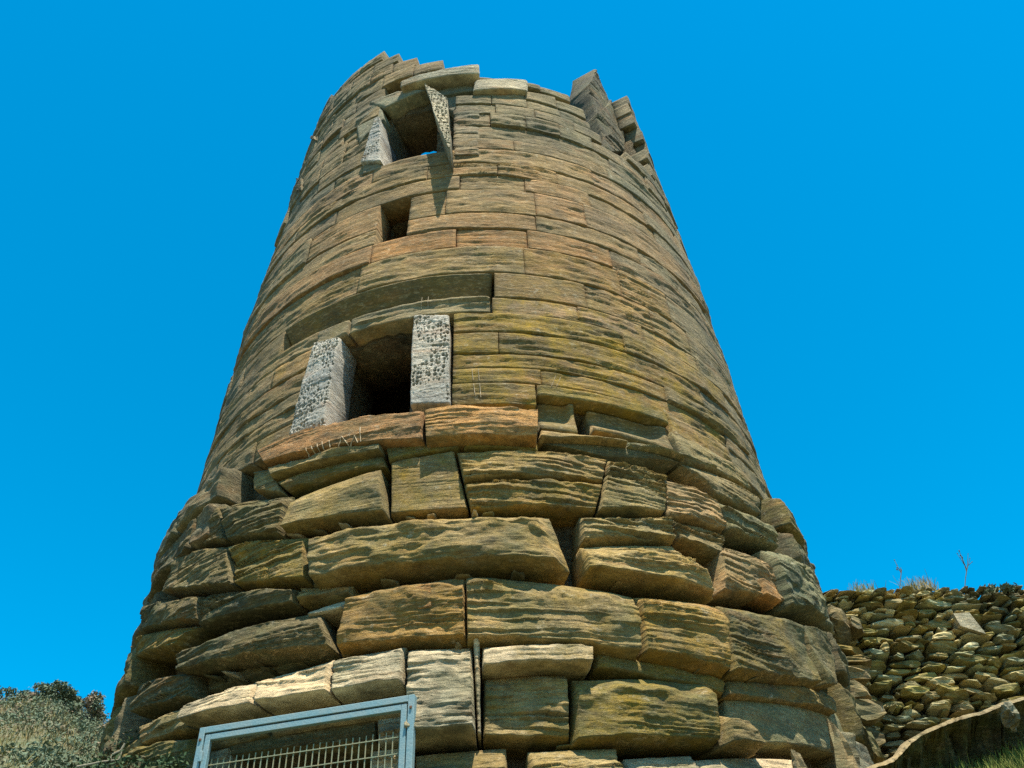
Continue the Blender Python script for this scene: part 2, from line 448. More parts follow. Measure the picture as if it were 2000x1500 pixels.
# ---- hollow rubble core with its openings
OPEN = [(-27, -11.6, 6.84, 8.42), (-20.9, -14.4, 10.25, 11.23), (-23.5, -11.2, 12.42, 14.25), (-33, -13, -1.0, 3.02), (14.3, 16.5, 6.50, 6.97)]
def build_core():
    nt, dh = 240, 0.16
    hs_ = np.arange(-1.4, 18.6, dh); nh = len(hs_) - 1
    tt = np.linspace(-180, 180, nt + 1)
    solid = np.zeros((nh, nt), bool)
    for i in range(nh):
        hm = (hs_[i] + hs_[i + 1]) / 2
        for j in range(nt):
            tm = (tt[j] + tt[j + 1]) / 2
            s = hm < rim(tm) - 0.25 + (0.3 if hm > 13 and random.random() < .3 else 0)
            for (a, b, c, d) in OPEN:
                if a <= tm <= b and c <= hm <= d: s = False
            solid[i, j] = s
    def vert(i, j, inner):
        t = math.radians(tt[j % nt]); h = hs_[i]
        n = _n[i, j % nt, inner]
        r = float(R_at(h)) - (1.05 if inner else 0.22) + (n - 0.5) * 0.10
        return cyl(np.array(t), np.array(r), np.array(h))
    _n = rng.random((nh + 1, nt, 2))
    VV = np.zeros(((nh + 1) * nt * 2, 3))
    vid = lambda i, j, k: ((i * nt + (j % nt)) * 2 + k)
    for i in range(nh + 1):
        t = np.radians(tt[:-1]); 
        for k in (0, 1):
            r = R_at(hs_[i]) - (1.05 if k else 0.24) + (_n[i, :, k] - 0.5) * 0.08
            VV[(i * nt + np.arange(nt)) * 2 + k] = cyl(t, r, np.full(nt, hs_[i]))
    Fs = []
    for i in range(nh):
        for j in range(nt):
            if not solid[i, j]: continue
            Fs.append((vid(i, j, 0), vid(i, j + 1, 0), vid(i + 1, j + 1, 0), vid(i + 1, j, 0)))
            Fs.append((vid(i, j, 1), vid(i + 1, j, 1), vid(i + 1, j + 1, 1), vid(i, j + 1, 1)))
            if i + 1 >= nh or not solid[i + 1, j]: Fs.append((vid(i + 1, j, 0), vid(i + 1, j + 1, 0), vid(i + 1, j + 1, 1), vid(i + 1, j, 1)))
            if i and not solid[i - 1, j]: Fs.append((vid(i, j, 0), vid(i, j, 1), vid(i, j + 1, 1), vid(i, j + 1, 0)))
            if not solid[i, (j + 1) % nt]: Fs.append((vid(i, j + 1, 0), vid(i, j + 1, 1), vid(i + 1, j + 1, 1), vid(i + 1, j + 1, 0)))
            if not solid[i, j - 1]: Fs.append((vid(i, j, 0), vid(i + 1, j, 0), vid(i + 1, j, 1), vid(i, j, 1)))
    used = np.zeros(len(VV), bool); Fa = np.array(Fs); used[Fa.ravel()] = True
    remap = np.cumsum(used) - 1
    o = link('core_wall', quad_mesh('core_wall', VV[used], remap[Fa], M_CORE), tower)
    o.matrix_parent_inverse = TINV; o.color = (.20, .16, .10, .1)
build_core()
# corbelled floors inside
for hz in (3.6, 9.15, 12.05):
    n = 48; r0 = float(R_at(hz)) - 0.9
    bm = bmesh.new()
    lo = [bm.verts.new((r0 * math.sin(6.2832 * i / n), DAX - r0 * math.cos(6.2832 * i / n), hz)) for i in range(n)]
    hi = [bm.verts.new((v.co.x, v.co.y, hz + 0.25)) for v in lo]
    bm.faces.new(lo); bm.faces.new(hi[::-1])
    for i in range(n): bm.faces.new((lo[i], lo[(i + 1) % n], hi[(i + 1) % n], hi[i]))
    me = bpy.data.meshes.new('floor_slab'); bm.to_mesh(me); bm.free(); me.materials.append(M_CORE)
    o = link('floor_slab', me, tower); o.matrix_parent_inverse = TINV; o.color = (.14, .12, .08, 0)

# ---- upper courses
B = [6.83, 7.17, 7.43, 7.68, 8.05, 8.42, 8.74, 9.23, 9.80, 10.23, 10.62, 11.23, 11.61, 11.96, 12.40, 12.72, 13.14, 13.55, 13.87, 14.17, 14.59, 14.90, 15.30, 15.75, 16.15, 16.6, 17.0, 17.45, 17.9]
def excl(h0, h1):
    """bearings a course must leave free for openings, jambs and hand-set stones"""
    hm = (h0 + h1) / 2; r = []
    if 6.83 <= hm <= 8.42: r.append((-30.5, -4.6))
    if 6.5 <= hm <= 6.9: r.append((8.5, 30))
    if 6.83 <= hm <= 7.17: r.append((8.1, 31.1))
    if 8.42 <= hm <= 8.74: r.append((-30, 1.9))
    if 8.74 <= hm <= 9.23: r.append((-40, 2.4))
    if 10.23 <= hm <= 11.23: r.append((-20.9, -14.2))
    if 12.40 <= hm <= 14.2: r.append((-27.0, -5.5))
    if 14.17 <= hm <= 15.2: r.append((-26.0, -1.0))
    return r
JOINTS = {(9.80, 10.23): [-4.5, 26], (10.23, 10.62): [11, 34], (10.62, 11.23): [11.3, 22.0], (11.23, 11.61): [-4.0, 9.6, 24], (11.61, 11.96): [-11, 4, 17],
          (8.42, 8.74): [1.9, 17, 30], (8.74, 9.23): [2.4, 19, 33], (14.17, 14.59): [-1.0, 6.6, 12], (13.55, 13.87): [1.2, 14], (9.23, 9.80): [-23, 8, 27]}
back_V, back_F = [], []; back_n = 0
def tint_for(tm, hm):
    def mixc(a, b, f): return tuple(x * (1 - f) + y * f for x, y in zip(PAL[a], PAL[b]))
    f = float(np.clip(fbm(np.array(tm / 22.0), np.array(hm / 0.55), 501, 2) * 2.2 - .6, 0, 1))
    if hm > 12.3: c, li = mixc('grey', 'stonegrey', f), .10  # top courses greyer: glare veil partly put into the stone colour
    elif hm > 9.7: c, li = mixc('tan', 'orange' if f > .7 else 'ochre', .55 * f), .10
    elif tm > -4 and hm < 8.6: c, li = mixc('olive', 'ochre', f), .75
    else: c, li = mixc('tan', 'ochre', f), .3
    if 9.8 <= hm <= 10.23: c = mixc('orange', 'ochre', .45)
    if 8.42 <= hm <= 8.74 and 0 < tm < 27: c = mixc('pink', 'tan', .4)
    c = (c[0] * .84, c[1] * .72, c[2] * .58)
    side = float(np.clip((abs(tm + 4) - 28) / 30, 0, 1))  # flanks go darker and greener, part of their shade put into the tint
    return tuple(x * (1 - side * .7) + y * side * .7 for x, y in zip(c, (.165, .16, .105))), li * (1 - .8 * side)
for h0, h1 in zip(B[:-1], B[1:]):
    hm = (h0 + h1) / 2; rm = float(R_at(hm))
    ex = excl(h0, h1)
    forced = JOINTS.get((h0, h1), [])
    t = -178.0 + random.random() * 8
    cuts = [t]
    while t < 178:
        L = random.uniform(1.4, 3.6)
        t += math.degrees(L / rm); cuts.append(t)
    cuts[-1] = 182.0
    for f in forced:
        cuts = [c for c in cuts if abs(c - f) > 9] + [f]
    for a, b in ex:
        cuts = [c for c in cuts if not (a - 7 < c < b + 7)] + [a, b]
    # break where the rim falls below the course
    cuts = sorted(cuts)
    fine = [cuts[0]]
    for c in cuts[1:]:
        if hm > 13.2 and c - fine[-1] > 14:
            k = int((c - fine[-1]) // 10) + 1; s = fine[-1]
            fine += [s + (c - s) * q / k for q in range(1, k)]
        fine.append(c)
    for a, b in zip(fine[:-1], fine[1:]):
        tm = (a + b) / 2
        if any(tm > x0 and tm < x1 for x0, x1 in ex): continue
        if hm > 13.0 and rim(tm) < hm - 0.02: continue
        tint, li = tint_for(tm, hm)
        base = random.gauss(0, 0.013)
        top = hm > 13.0 and rim(tm) < h1 + 0.5
        lean = random.uniform(-.02, .02)
        c = ((D2R(a), h1 - (random.uniform(0, .12) if top else 0)), (D2R(b), h1 - (random.uniform(0, .14) if top else 0)), (D2R(b), h0), (D2R(a), h0))
        kw = dict(base=base, sseed=900, P=0.003, edge=.007, ch=(.004, .004, .018, .035), amp=0.011, samp=random.choice([.008, .012, .018]), sscale=.6, depth=0.42, tilt=lean, gap=random.uniform(.0003, .0016), wob=0.005, fac=random.choice([.010, .016, .024]), fcell=(random.uniform(.25, .5), random.uniform(.09, .16)))
        if hm < 7.3: kw.update(amp=0.010, samp=0.014)
        if abs(tm) < 96:
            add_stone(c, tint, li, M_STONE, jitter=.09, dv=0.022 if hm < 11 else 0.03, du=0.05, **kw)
        else:
            V, Fq, g = stone_arrays(c, du=0.25, dv=0.12, **kw)
            back_V.append(V); back_F.append(Fq)

# ---- hand-set stones around the openings ------------------------------------------------
# big window: pale honeycombed jambs, lintel, sloping relieving course over it
def jamb(c, **kw):
    kw = {**dict(base=0.03, P=0.03, ch=(.04, .04, .03, .04), amp=.012, samp=.008, depth=.7, du=.009, dv=.010, pits=.045, gap=.004, wob=.02, fac=.012, fcell=(.2, .3)), **kw}
    return add_stone(c, 'white', 0.0, M_PALE, name='jamb', jitter=.04, **kw)
jamb((un(806, 619), un(882, 617), un(883, 796), un(799, 799)), label='pale honeycombed door jamb with deep weathered pits')
jamb((un(614, 671), un(668, 659), un(640, 836), un(564, 858)), base=.02, depth=.4, label='pale pitted jamb leaning outwards at its foot')
add_stone(rect(-23.4, 1.7, 8.43, 8.74), 'tan', .25, M_STONE, name='lintel', base=.0, P=.012, amp=.010, samp=.016, depth=1.0)
add_stone(rect(-30.5, -23.6, 8.43, 8.74), 'grey', .2, base=.0, P=.012, amp=.010, samp=.012)
# filler either side of the jambs
for h0, h1 in zip(B[:5], B[1:6]):
    tl = un(614 - (8.42 - (h0 + h1) / 2) * 32, 700)[0]
    q0 = -30.5
    f = (8.42 - (h0 + h1) / 2) / 1.58
    add_stone(rect(q0, -28.6 - 0.2 * f, h0, h1), 'grey', .2, base=.0, amp=.01, samp=.012)
# relieving recess: faces lean inwards towards their foot; dark tint adds shade
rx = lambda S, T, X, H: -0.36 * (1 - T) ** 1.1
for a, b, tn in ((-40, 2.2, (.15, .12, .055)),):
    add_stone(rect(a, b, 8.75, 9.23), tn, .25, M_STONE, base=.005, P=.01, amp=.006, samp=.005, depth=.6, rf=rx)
# upper window: pale left jamb, leaning splinter, tilted slab
jamb((un(735, 236), un(748, 231), un(750, 322), un(706, 326)), base=.06, pits=.03, depth=.5)
add_stone((un(716, 300), un(748, 296), un(748, 330), un(705, 345)), 'grey', .1, base=.0)
def beam(name, pts, r0, r1, tint, mat, thick, **kw):
    """a loose slab: four photo corners set at radius offsets r0 (upper end) .. r1 (lower end)"""
    c = (un(*pts[0], off=r0), un(*pts[1], off=r0), un(*pts[2], off=r1), un(*pts[3], off=r1))
    return add_stone(c, tint, 0, mat, name=name, base=r1, rf=lambda S, T, X, H: (r0 - r1) * T, depth=thick - min(r0, r1), **kw)
beam('splinter', [(827, 162), (876, 192), (883, 291), (874, 293)], .10, .42, 'pale', M_PALE, .10, P=.03, ch=(.03, .05, .02, .02), amp=.014, samp=.012, du=.014, dv=.02, pits=.04, wob=.02)
beam('slab', [(781, 160), (938, 126), (938, 146), (781, 172)], .16, .14, 'pale', M_PALE, .30, P=.02, amp=.012, samp=.012, du=.03, dv=.02)
add_stone((un(780, 174), un(938, 150), un(938, 170), un(845, 182)), 'stonegrey', 0, base=-.1, depth=.9)
add_stone((un(846, 184), un(935, 172), un(940, 205), un(882, 212)), 'stonegrey', 0, base=-.12)
add_stone((un(884, 214), un(938, 207), un(938, 262), un(884, 262)), 'grey', 0, base=-.02)
add_stone((un(884, 262), un(938, 262), un(938, 305), un(884, 306)), 'grey', 0, base=.0)
add_stone((un(926, 165), un(1030, 165), un(1030, 187), un(922, 187)), 'pale', 0, M_PALE, base=.07, P=.03, amp=.01)
add_stone((un(694, 232), un(740, 190), un(752, 232), un(700, 285)), 'stonegrey', 0, base=.0)
add_stone((un(720, 205), un(780, 180), un(838, 178), un(752, 215)), 'stonegrey', 0, base=.02, depth=1.0)
# the tall broken flank on the right: core masonry standing where the facing has gone
for pts, off in (([(1143, 166), (1161, 136), (1204, 196), (1164, 236)], -.45), ([(1160, 222), (1204, 190), (1250, 262), (1176, 276)], -.40), ([(1174, 268), (1246, 244), (1216, 300), (1178, 302)], -.36)):
    c = tuple(un(x, y, off) for x, y in pts)
    add_stone(c, (.085, .085, .055), .1, M_ROUGH, name='stone', base=off, P=.04, ch=(.06, .06, .04, .05), amp=.02, samp=.015, depth=1.0, wob=.03)  # dark tint carries this broken face's shade
# loose lumps on the left edge near the top
for x, y, w, h, tn in ((614, 270, 8, 8, 'grey'), (588, 362, 12, 26, 'dark')):
    c = (un(x - w / 2, y - h / 2), un(x + w / 2, y - h / 2), un(x + w / 2, y + h / 2), un(x - w / 2, y + h / 2))
    add_stone(c, tn, 0, M_PALE if tn == 'pale' else M_ROUGH, base=.0, P=.05, amp=.015, ch=(.03, .03, .03, .03), depth=.3)

# ---- lower, rough courses, stone by stone ------------------------------------------------
def low(pts, tint, lichen=.3, P=.16, ch=(.08, .08, .06, .12), amp=.03, samp=.035, mat=None, off=None, push=0.0, **kw):
    o = P * .6 if off is None else off
    ch = (ch[0] * .14, ch[1] * (.14 if ch[1] < .3 else .8), ch[2] * .4, ch[3] * .9)
    kw.setdefault('fac', .055 if amp > .015 else .014); kw.setdefault('fcell', (random.uniform(.3, .7), random.uniform(.13, .28))); samp *= random.uniform(.35, .6); amp *= .45; kw.setdefault('sscale', random.choice([.35, .45, .6]))
    base_ = .03 + P * .32 + push; P *= .53
    kw = {**dict(base=base_, rnd=False, depth=.55, du=.020, dv=.0105, gap=.001, wob=.005), **kw}
    return add_stone(tuple(un(x, y, o) for x, y in pts), (PAL[tint][0] * 1.3, PAL[tint][1] * 1.2, PAL[tint][2] * (.9 if tint != 'pale' else 1.1)), lichen, mat or M_ROUGH, P=P, ch=ch, amp=amp, samp=samp, **kw)
smooth = dict(amp=.010, samp=.006)
# sill course
SILL = low([(506, 884), (827, 799), (830, 868), (521, 911)], 'red', .1, P=.20, ch=(.04, .02, .05, .07), amp=.014, samp=.014)
SILL['label'] = 'long reddish sill stone with scratched letters'
low([(828, 798), (1052, 802), (1051, 864), (831, 868)], 'orange', .15, P=.24, ch=(.03, .06, .06, .08), amp=.018, samp=.024)
low([(528, 916), (748, 868), (748, 886), (534, 938)], 'tan', .2, P=.16, ch=(.04, .04, .04, .04), amp=.016, samp=.014)
low([(540, 942), (748, 888), (756, 912), (566, 965)], 'olive', .3, P=.08, amp=.02)
low([(750, 868), (905, 866), (895, 880), (760, 905)], 'olive', .7, P=.06, amp=.01, samp=.01)
low([(500, 918), (526, 914), (560, 968), (500, 962)], 'tan', .2, P=.12, amp=.03)
low([(905, 866), (1050, 868), (1052, 884), (905, 880)], 'olive', .8, P=.05, amp=.01, samp=.01)
# smooth hollowed stones with the slit, right of the sill
hol = lambda S, T, X, H: -0.16 * np.sin(np.pi * np.clip(1.15 - T, 0, 1) ** .8) * (np.clip(S * 5, 0, 1) if S.shape[1] > 30 else 1) * np.clip((1 - S) * 4, .3, 1) - .01
add_stone(rect(8.2, 14.3, 6.48, 6.98), (.19, .15, .06), .3, base=-.01, amp=.006, samp=.004, rf=hol, depth=.5, edge=.004)
add_stone(rect(16.5, 31, 6.55, 6.98), (.17, .135, .06), .2, base=-.01, amp=.006, samp=.004, rf=hol, depth=.5, edge=.004)
add_stone(rect(8.2, 31, 6.985, 7.17), 'olive', .6, base=.0, amp=.010, samp=.018, depth=.5, sseed=900)
low([(1056, 838), (1225, 862), (1225, 872), (1050, 862)], 'tan', .1, P=.12, amp=.03, samp=.04)
low([(1225, 862), (1400, 906), (1400, 918), (1225, 874)], 'stonegrey', .1, P=.10, amp=.03, samp=.04)
low([(1056, 866), (1230, 874), (1330, 905), (1186, 894)], 'dark', .1, P=.04, **smooth)
low([(1310, 842), (1420, 900), (1470, 960), (1330, 905)], 'grey', .2, P=.03, amp=.02)
# second rough course
low([(392, 1015), (440, 985), (450, 1060), (380, 1075)], 'dark', .1, P=.2, amp=.05)
low([(440, 984), (570, 966), (552, 1050), (452, 1062)], 'dark', .1, P=.24, ch=(.2, .08, .05, .25), amp=.05, samp=.05)
low([(580, 966), (742, 912), (760, 1010), (556, 1042)], 'tan', .35, P=.22, ch=(.08, .16, .06, .26), amp=.022, samp=.014, rnd=False)
low([(764, 905), (888, 880), (916, 1000), (763, 1011)], 'tan', .75, P=.08, ch=(.06, .05, .04, .05), amp=.014, samp=.008)
low([(892, 882), (1186, 896), (1178, 945), (905, 945)], 'tan', .4, P=.13, ch=(.04, .10, .05, .08), amp=.035, samp=.060)
low([(905, 946), (1178, 946), (1164, 1002), (919, 1000)], 'ochre', .6, P=.14, ch=(.04, .10, .05, .06), amp=.03, samp=.055)
low([(1187, 897), (1300, 925), (1295, 1008), (1165, 1003)], 'tan', .3, P=.13, amp=.03, samp=.06)
low([(1290, 932), (1392, 975), (1414, 1040), (1300, 1012)], 'pink', .1, P=.14, ch=(.08, .1, .06, .1), amp=.05, samp=.045)
low([(1330, 905), (1470, 965), (1480, 1010), (1394, 972)], 'grey', .1, P=.06, amp=.03, samp=.04)
low([(1394, 976), (1480, 1012), (1520, 1075), (1418, 1042)], 'stonegrey', .1, P=.16, ch=(.08, .1, .06, .15), amp=.05, samp=.05)
# third rough course
low([(360, 1075), (450, 1062), (465, 1150), (330, 1165)], 'dark', .05, P=.26, amp=.05)
low([(455, 1064), (602, 1046), (606, 1140), (470, 1150)], 'olive', .15, P=.2, amp=.04, samp=.055)
low([(607, 1048), (1076, 1004), (1118, 1112), (610, 1142)], 'tan', .4, P=.30, ch=(.07, .31, .10, .16), amp=.022, samp=.022, rnd=False)
low([(1132, 1008), (1300, 1012), (1318, 1060), (1134, 1062)], 'tan', .3, P=.16, ch=(.06, .1, .05, .1), amp=.03, samp=.06)
low([(1134, 1063), (1318, 1062), (1404, 1166), (1142, 1122)], 'tan', .45, P=.26, ch=(.06, .2, .10, .22), amp=.03, samp=.045)
low([(1302, 1013), (1418, 1044), (1400, 1092), (1320, 1060)], 'grey', .1, P=.12, amp=.03, samp=.06)
low([(1400, 1062), (1492, 1090), (1530, 1185), (1405, 1160)], 'pink', .15, P=.2, ch=(.1, .2, .08, .2), amp=.045, samp=.04)
low([(1494, 1070), (1560, 1085), (1610, 1220), (1535, 1190)], 'stonegrey', .05, P=.30, ch=(.1, .2, .1, .25), amp=.045)
# fourth rough course
low([(300, 1180), (400, 1160), (395, 1215), (285, 1240)], 'dark', .05, P=.28, amp=.05)
low([(402, 1160), (582, 1148), (580, 1182), (395, 1230)], 'dark', .1, P=.2, amp=.05, samp=.06)
low([(584, 1146), (690, 1142), (688, 1164), (582, 1180)], 'tan', .2, P=.14, amp=.04, samp=.05)
low([(626, 1182), (690, 1165), (676, 1200), (600, 1212)], 'pale', .1, P=.18, amp=.03, samp=.02)
low([(350, 1268), (624, 1188), (656, 1274), (360, 1320)], 'dark', .1, P=.30, ch=(.1, .12, .08, .16), amp=.035, samp=.04)
low([(270, 1245), (392, 1218), (352, 1268), (262, 1300)], 'olive', .1, P=.26, amp=.05)
low([(682, 1158), (909, 1119), (913, 1255), (660, 1276)], 'ochre', .15, P=.30, ch=(.10, .05, .08, .20), amp=.028, samp=.032)
low([(907, 1119), (1240, 1160), (1250, 1285), (910, 1256)], 'tan', .45, P=.30, ch=(.05, .04, .10, .22), amp=.03, samp=.035)
low([(1241, 1160), (1404, 1178), (1420, 1321), (1251, 1286)], 'ochre', .5, P=.28, ch=(.04, .04, .12, .16), amp=.028, samp=.04)
low([(1406, 1178), (1545, 1210), (1600, 1250), (1585, 1345), (1422, 1322)][:2] + [(1592, 1345), (1422, 1322)], 'dark', .4, P=.28, ch=(.04, .1, .12, .14), amp=.03, samp=.04)
low([(1546, 1208), (1606, 1240), (1618, 1345), (1596, 1345)], 'dark', .2, P=.26, amp=.04)
# fifth rough course
low([(388, 1368), (520, 1330), (525, 1395), (384, 1425)], 'pale', .05, P=.25, ch=(.10, .05, .04, .16), amp=.045, samp=.03, tilt=-.28, push=.10)
low([(522, 1328), (655, 1288), (662, 1372), (528, 1394)], 'pale', .05, P=.25, ch=(.05, .04, .04, .16), amp=.045, samp=.04, tilt=-.28, push=.10)
low([(657, 1288), (794, 1262), (796, 1352), (664, 1372)], 'pale', .1, P=.25, ch=(.05, .02, .04, .14), amp=.04, samp=.05, tilt=-.28, push=.10)
low([(530, 1398), (796, 1354), (796, 1398), (530, 1438)], 'pale', .1, P=.08, amp=.035, samp=.04)
low([(797, 1260), (922, 1256), (932, 1450), (800, 1454)], 'pale', .1, P=.25, ch=(.02, .03, .05, .14), amp=.035, samp=.055, tilt=-.28, push=.10)
low([(924, 1260), (939, 1262), (941, 1450), (933, 1450)], 'pale', .05, P=.05, ch=(.02, .02, .02, .02), amp=.01, samp=.01, push=.14)
low([(940, 1262), (1156, 1253), (1151, 1314), (940, 1320)], 'pale', .5, P=.24, ch=(.05, .05, .06, .14), amp=.045, samp=.02, rnd=False, push=.06, tilt=-.2)
low([(944, 1322), (1108, 1316), (1114, 1450), (942, 1450)], 'tan', .55, P=.16, ch=(.05, .05, .06, .12), amp=.035, samp=.04)
low([(1118, 1322), (1388, 1330), (1405, 1456), (1116, 1456)], 'olive', .6, P=.28, ch=(.25, .22, .08, .22), amp=.035, samp=.03)
low([(1158, 1266), (1415, 1322), (1410, 1362), (1158, 1312)], 'olive', .4, P=.10, amp=.02, samp=.02)
low([(1417, 1324), (1615, 1350), (1625, 1400), (1412, 1364)], 'dark', .3, P=.12, amp=.02, samp=.02)
low([(1412, 1368), (1640, 1402), (1680, 1500), (1412, 1456)], 'stonegrey', .2, P=.02, **smooth)
low([(1406, 1390), (1420, 1392), (1492, 1470), (1408, 1462)], 'tan', .2, P=.34, amp=.02, samp=.015)
low([(282, 1412), (384, 1372), (384, 1430), (290, 1460)], 'tan', .2, P=.26, amp=.05, samp=.05)
low([(250, 1465), (386, 1434), (396, 1520), (240, 1540)], 'olive', .2, P=.3, amp=.05, samp=.05)
low([(290, 1325), (384, 1312), (384, 1366), (270, 1400)], 'dark', .1, P=.2, amp=.05, samp=.05)
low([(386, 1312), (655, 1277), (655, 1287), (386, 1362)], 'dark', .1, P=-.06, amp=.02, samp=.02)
# lintel of the doorway and the stones beside it
low([(398, 1430), (528, 1410), (528, 1440), (400, 1470)], 'tan', .1, P=.02, amp=.03)
low([(400, 1470), (446, 1460), (448, 1540), (395, 1560)], 'pale', .1, P=.05, amp=.03)
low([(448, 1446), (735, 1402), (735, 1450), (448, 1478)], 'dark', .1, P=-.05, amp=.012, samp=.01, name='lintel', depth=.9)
low([(737, 1400), (798, 1396), (800, 1452), (737, 1456)], 'pale', .1, P=.05, amp=.03)
low([(722, 1468), (806, 1458), (806, 1580), (722, 1590)], 'pale', .2, P=.06, amp=.035)
# sixth course, cut by the lower edge of the photograph
low([(808, 1470), (990, 1456), (1000, 1580), (812, 1590)], 'tan', .3, P=.28, ch=(.12, .22, .1, .26), amp=.04, samp=.035)
low([(1030, 1462), (1210, 1456), (1215, 1585), (1030, 1585)], 'tan', .4, P=.30, ch=(.22, .18, .1, .26), amp=.04, samp=.035)
low([(1222, 1476), (1360, 1470), (1370, 1590), (1220, 1590)], 'pale', .3, P=.28, ch=(.15, .12, .1, .26), amp=.045, samp=.035)
low([(1364, 1478), (1580, 1480), (1600, 1600), (1372, 1595)], 'pale', .3, P=.30, ch=(.15, .2, .1, .28), amp=.045, samp=.03)
# rust-coloured scars where flakes have come away
low([(800, 1152), (850, 1143), (850, 1198), (818, 1206)], 'orange', 0, P=.30, push=.012, ch=(.05, .05, .05, .05), depth=.1, **smooth)
low([(1470, 1130), (1494, 1146), (1514, 1188), (1478, 1170)], 'orange', 0, P=.22, push=.03, ch=(.05, .05, .05, .05), depth=.1, **smooth)
# packing chips in the bed joints
for (x0, y0), (x1, y1) in (((612, 1143), (1112, 1113)), ((662, 1277), (906, 1256)), ((912, 1257), (1250, 1288)), ((558, 1044), (758, 1012)), ((764, 1012), (916, 1002)), ((1148, 1124), (1398, 1166)),
                           ((944, 1453), (1400, 1457)), ((372, 1158), (600, 1147)), ((920, 1003), (1160, 1005)), ((1255, 1288), (1590, 1346)), ((400, 1320), (655, 1279)), ((1300, 1012), (1410, 1042))):
    x = x0
    while x < x1 - 12:
        w = random.uniform(12, 38); y = y0 + (y1 - y0) * (x - x0) / (x1 - x0); hgt = random.uniform(6, 13)
        if random.random() < .4:
            t = random.uniform(-3, 3)
            low([(x, y - hgt / 2 + t), (x + w, y - hgt / 2 - t), (x + w, y + hgt / 2 - t), (x, y + hgt / 2 + t)], random.choice(['tan', 'olive', 'grey', 'pale', 'dark']), .2, P=random.uniform(.08, .26), ch=(.1, .1, .05, .06), amp=.02, depth=.25, fac=.02, fcell=(.1, .06))
        x += w + random.uniform(4, 40)
# sides and foot of the rough courses, out of or at the edge of the picture
LB = [-1.0, -0.2, 0.6, 1.4, 2.2, 2.95, 3.7, 4.45, 5.1, 5.75, 6.3, 6.83]
for h0, h1 in zip(LB[:-1], LB[1:]):
    t = -179.0
    while t < 181:
        L = random.uniform(.8, 1.8); t2 = t + math.degrees(L / 4.6)
        hm = (h0 + h1) / 2; tm = (t + t2) / 2
        lim_l, lim_r = (-58, 60) if hm > 2.0 else (-200, 200)
        if hm > 5.8: lim_l, lim_r = -42, 56
        if 2.0 < hm < 3.7: lim_l, lim_r = -46, 52
        door = (t2 > -33 and t < -13) and hm < 2.0
        inside = hm > 2.0 and t2 > lim_l and t < lim_r
        if door and not inside:
            pieces = [(t, -33.2)] if t < -33.5 else []
            if t2 > -12.5: pieces.append((-12.8, t2))
        else: pieces = [] if (inside and t > lim_l and t2 < lim_r) else [(t, t2)]
        if inside and (t < lim_l < t2): pieces = [(t, lim_l)]
        if inside and (t < lim_r < t2): pieces = [(lim_r, t2)]
        for p0, p1 in pieces:
            if p1 - p0 < 2: continue
            kw = dict(base=.10, P=.13, ch=(.03, .03, .03, .10), amp=.02, samp=.014, sscale=.7, depth=.5, fac=.07, rnd=False, wob=.02)
            c = rect(p0, p1, h0 + .01, h1 - .01)
            if abs((p0 + p1) / 2) < 92 and hm > 2.0:
                add_stone(c, random.choice(['dark', 'grey', 'olive', 'stonegrey']), .15, M_ROUGH, du=.035, dv=.02, **kw)
            else:
                V, Fq, g = stone_arrays(c, du=.12, dv=.06, **kw)
                back_V.append(V); back_F.append(Fq)
        t = t2
finish_tower()

# ---- scratched marks ---------------------------------------------------------------------
def mark(rec, px, w, off):
    """a pale scratch following the stone face between photo points"""
    g = rec['g']; parent = rec['obj']
    TH, H, r = g['TH'].ravel(), g['H'].ravel(), g['r'].ravel()
    pts = []
    for (x0, y0), (x1, y1) in zip(px[:-1], px[1:]):
        for k in range(6):
            f = k / 5; th, h = un(x0 + (x1 - x0) * f, y0 + (y1 - y0) * f, off)
            i = np.argsort((TH - th) ** 2 * 18 + (H - h) ** 2)[:5]
            pts.append((th, h, r[i].max() + .002))
    V, Fc = [], []
    for th, h, rr in pts:
        p = cyl(np.array(th), np.array(rr), np.array(h))
        t = np.array([math.cos(th), math.sin(th), 0]); n = np.array([math.sin(th), -math.cos(th), 0])
        jw = w * random.uniform(.6, 1.2)
        up = np.array([0, 0, 1.0])
        for q in (t * jw + up * jw * .4, n * .006, -t * jw - up * jw * .4): V.append(p + q)
    for k in range(len(pts) - 1):
        a = 3 * k
        Fc += [(a, a + 1, a + 4, a + 3), (a + 1, a + 2, a + 5, a + 4)]
    me = mesh_from('scratched_mark', V, Fc, M_CHALK)
    o = link('scratched_mark', me, parent)
    o.matrix_parent_inverse = Matrix.Translation(-parent.location)
for px in ([(603, 880), (603, 893)], [(613, 876), (615, 890)], [(613, 876), (624, 872)], [(624, 872), (625, 886)], [(634, 868), (635, 883), (652, 878)],
           [(648, 866), (648, 880)], [(664, 880), (672, 858), (684, 874)], [(667, 872), (690, 865)], [(686, 876), (696, 856), (701, 868)], [(700, 857), (721, 850)], [(707, 840), (707, 866)]):
    mark(SILL, px, .006, .15)

def mark_on_face(px, w):
    mx, my = px[len(px) // 2]; th, h = un(mx, my)
    best = None
    for r in RECS:
        if 'obj' not in r: continue
        T_, H_ = r['g']['TH'], r['g']['H']
        if T_.min() < th < T_.max() and H_.min() < h < H_.max(): best = r
    if best: mark(best, px, w, 0.0)
for px in ([(922, 724), (924, 744)], [(934, 722), (936, 744)], [(925, 752), (928, 775)], [(937, 752), (939, 778)], [(1084, 738), (1076, 758)], [(1094, 740), (1086, 758)], [(826, 586), (823, 604)], [(838, 584), (836, 602)]):
    mark_on_face(px, .004)

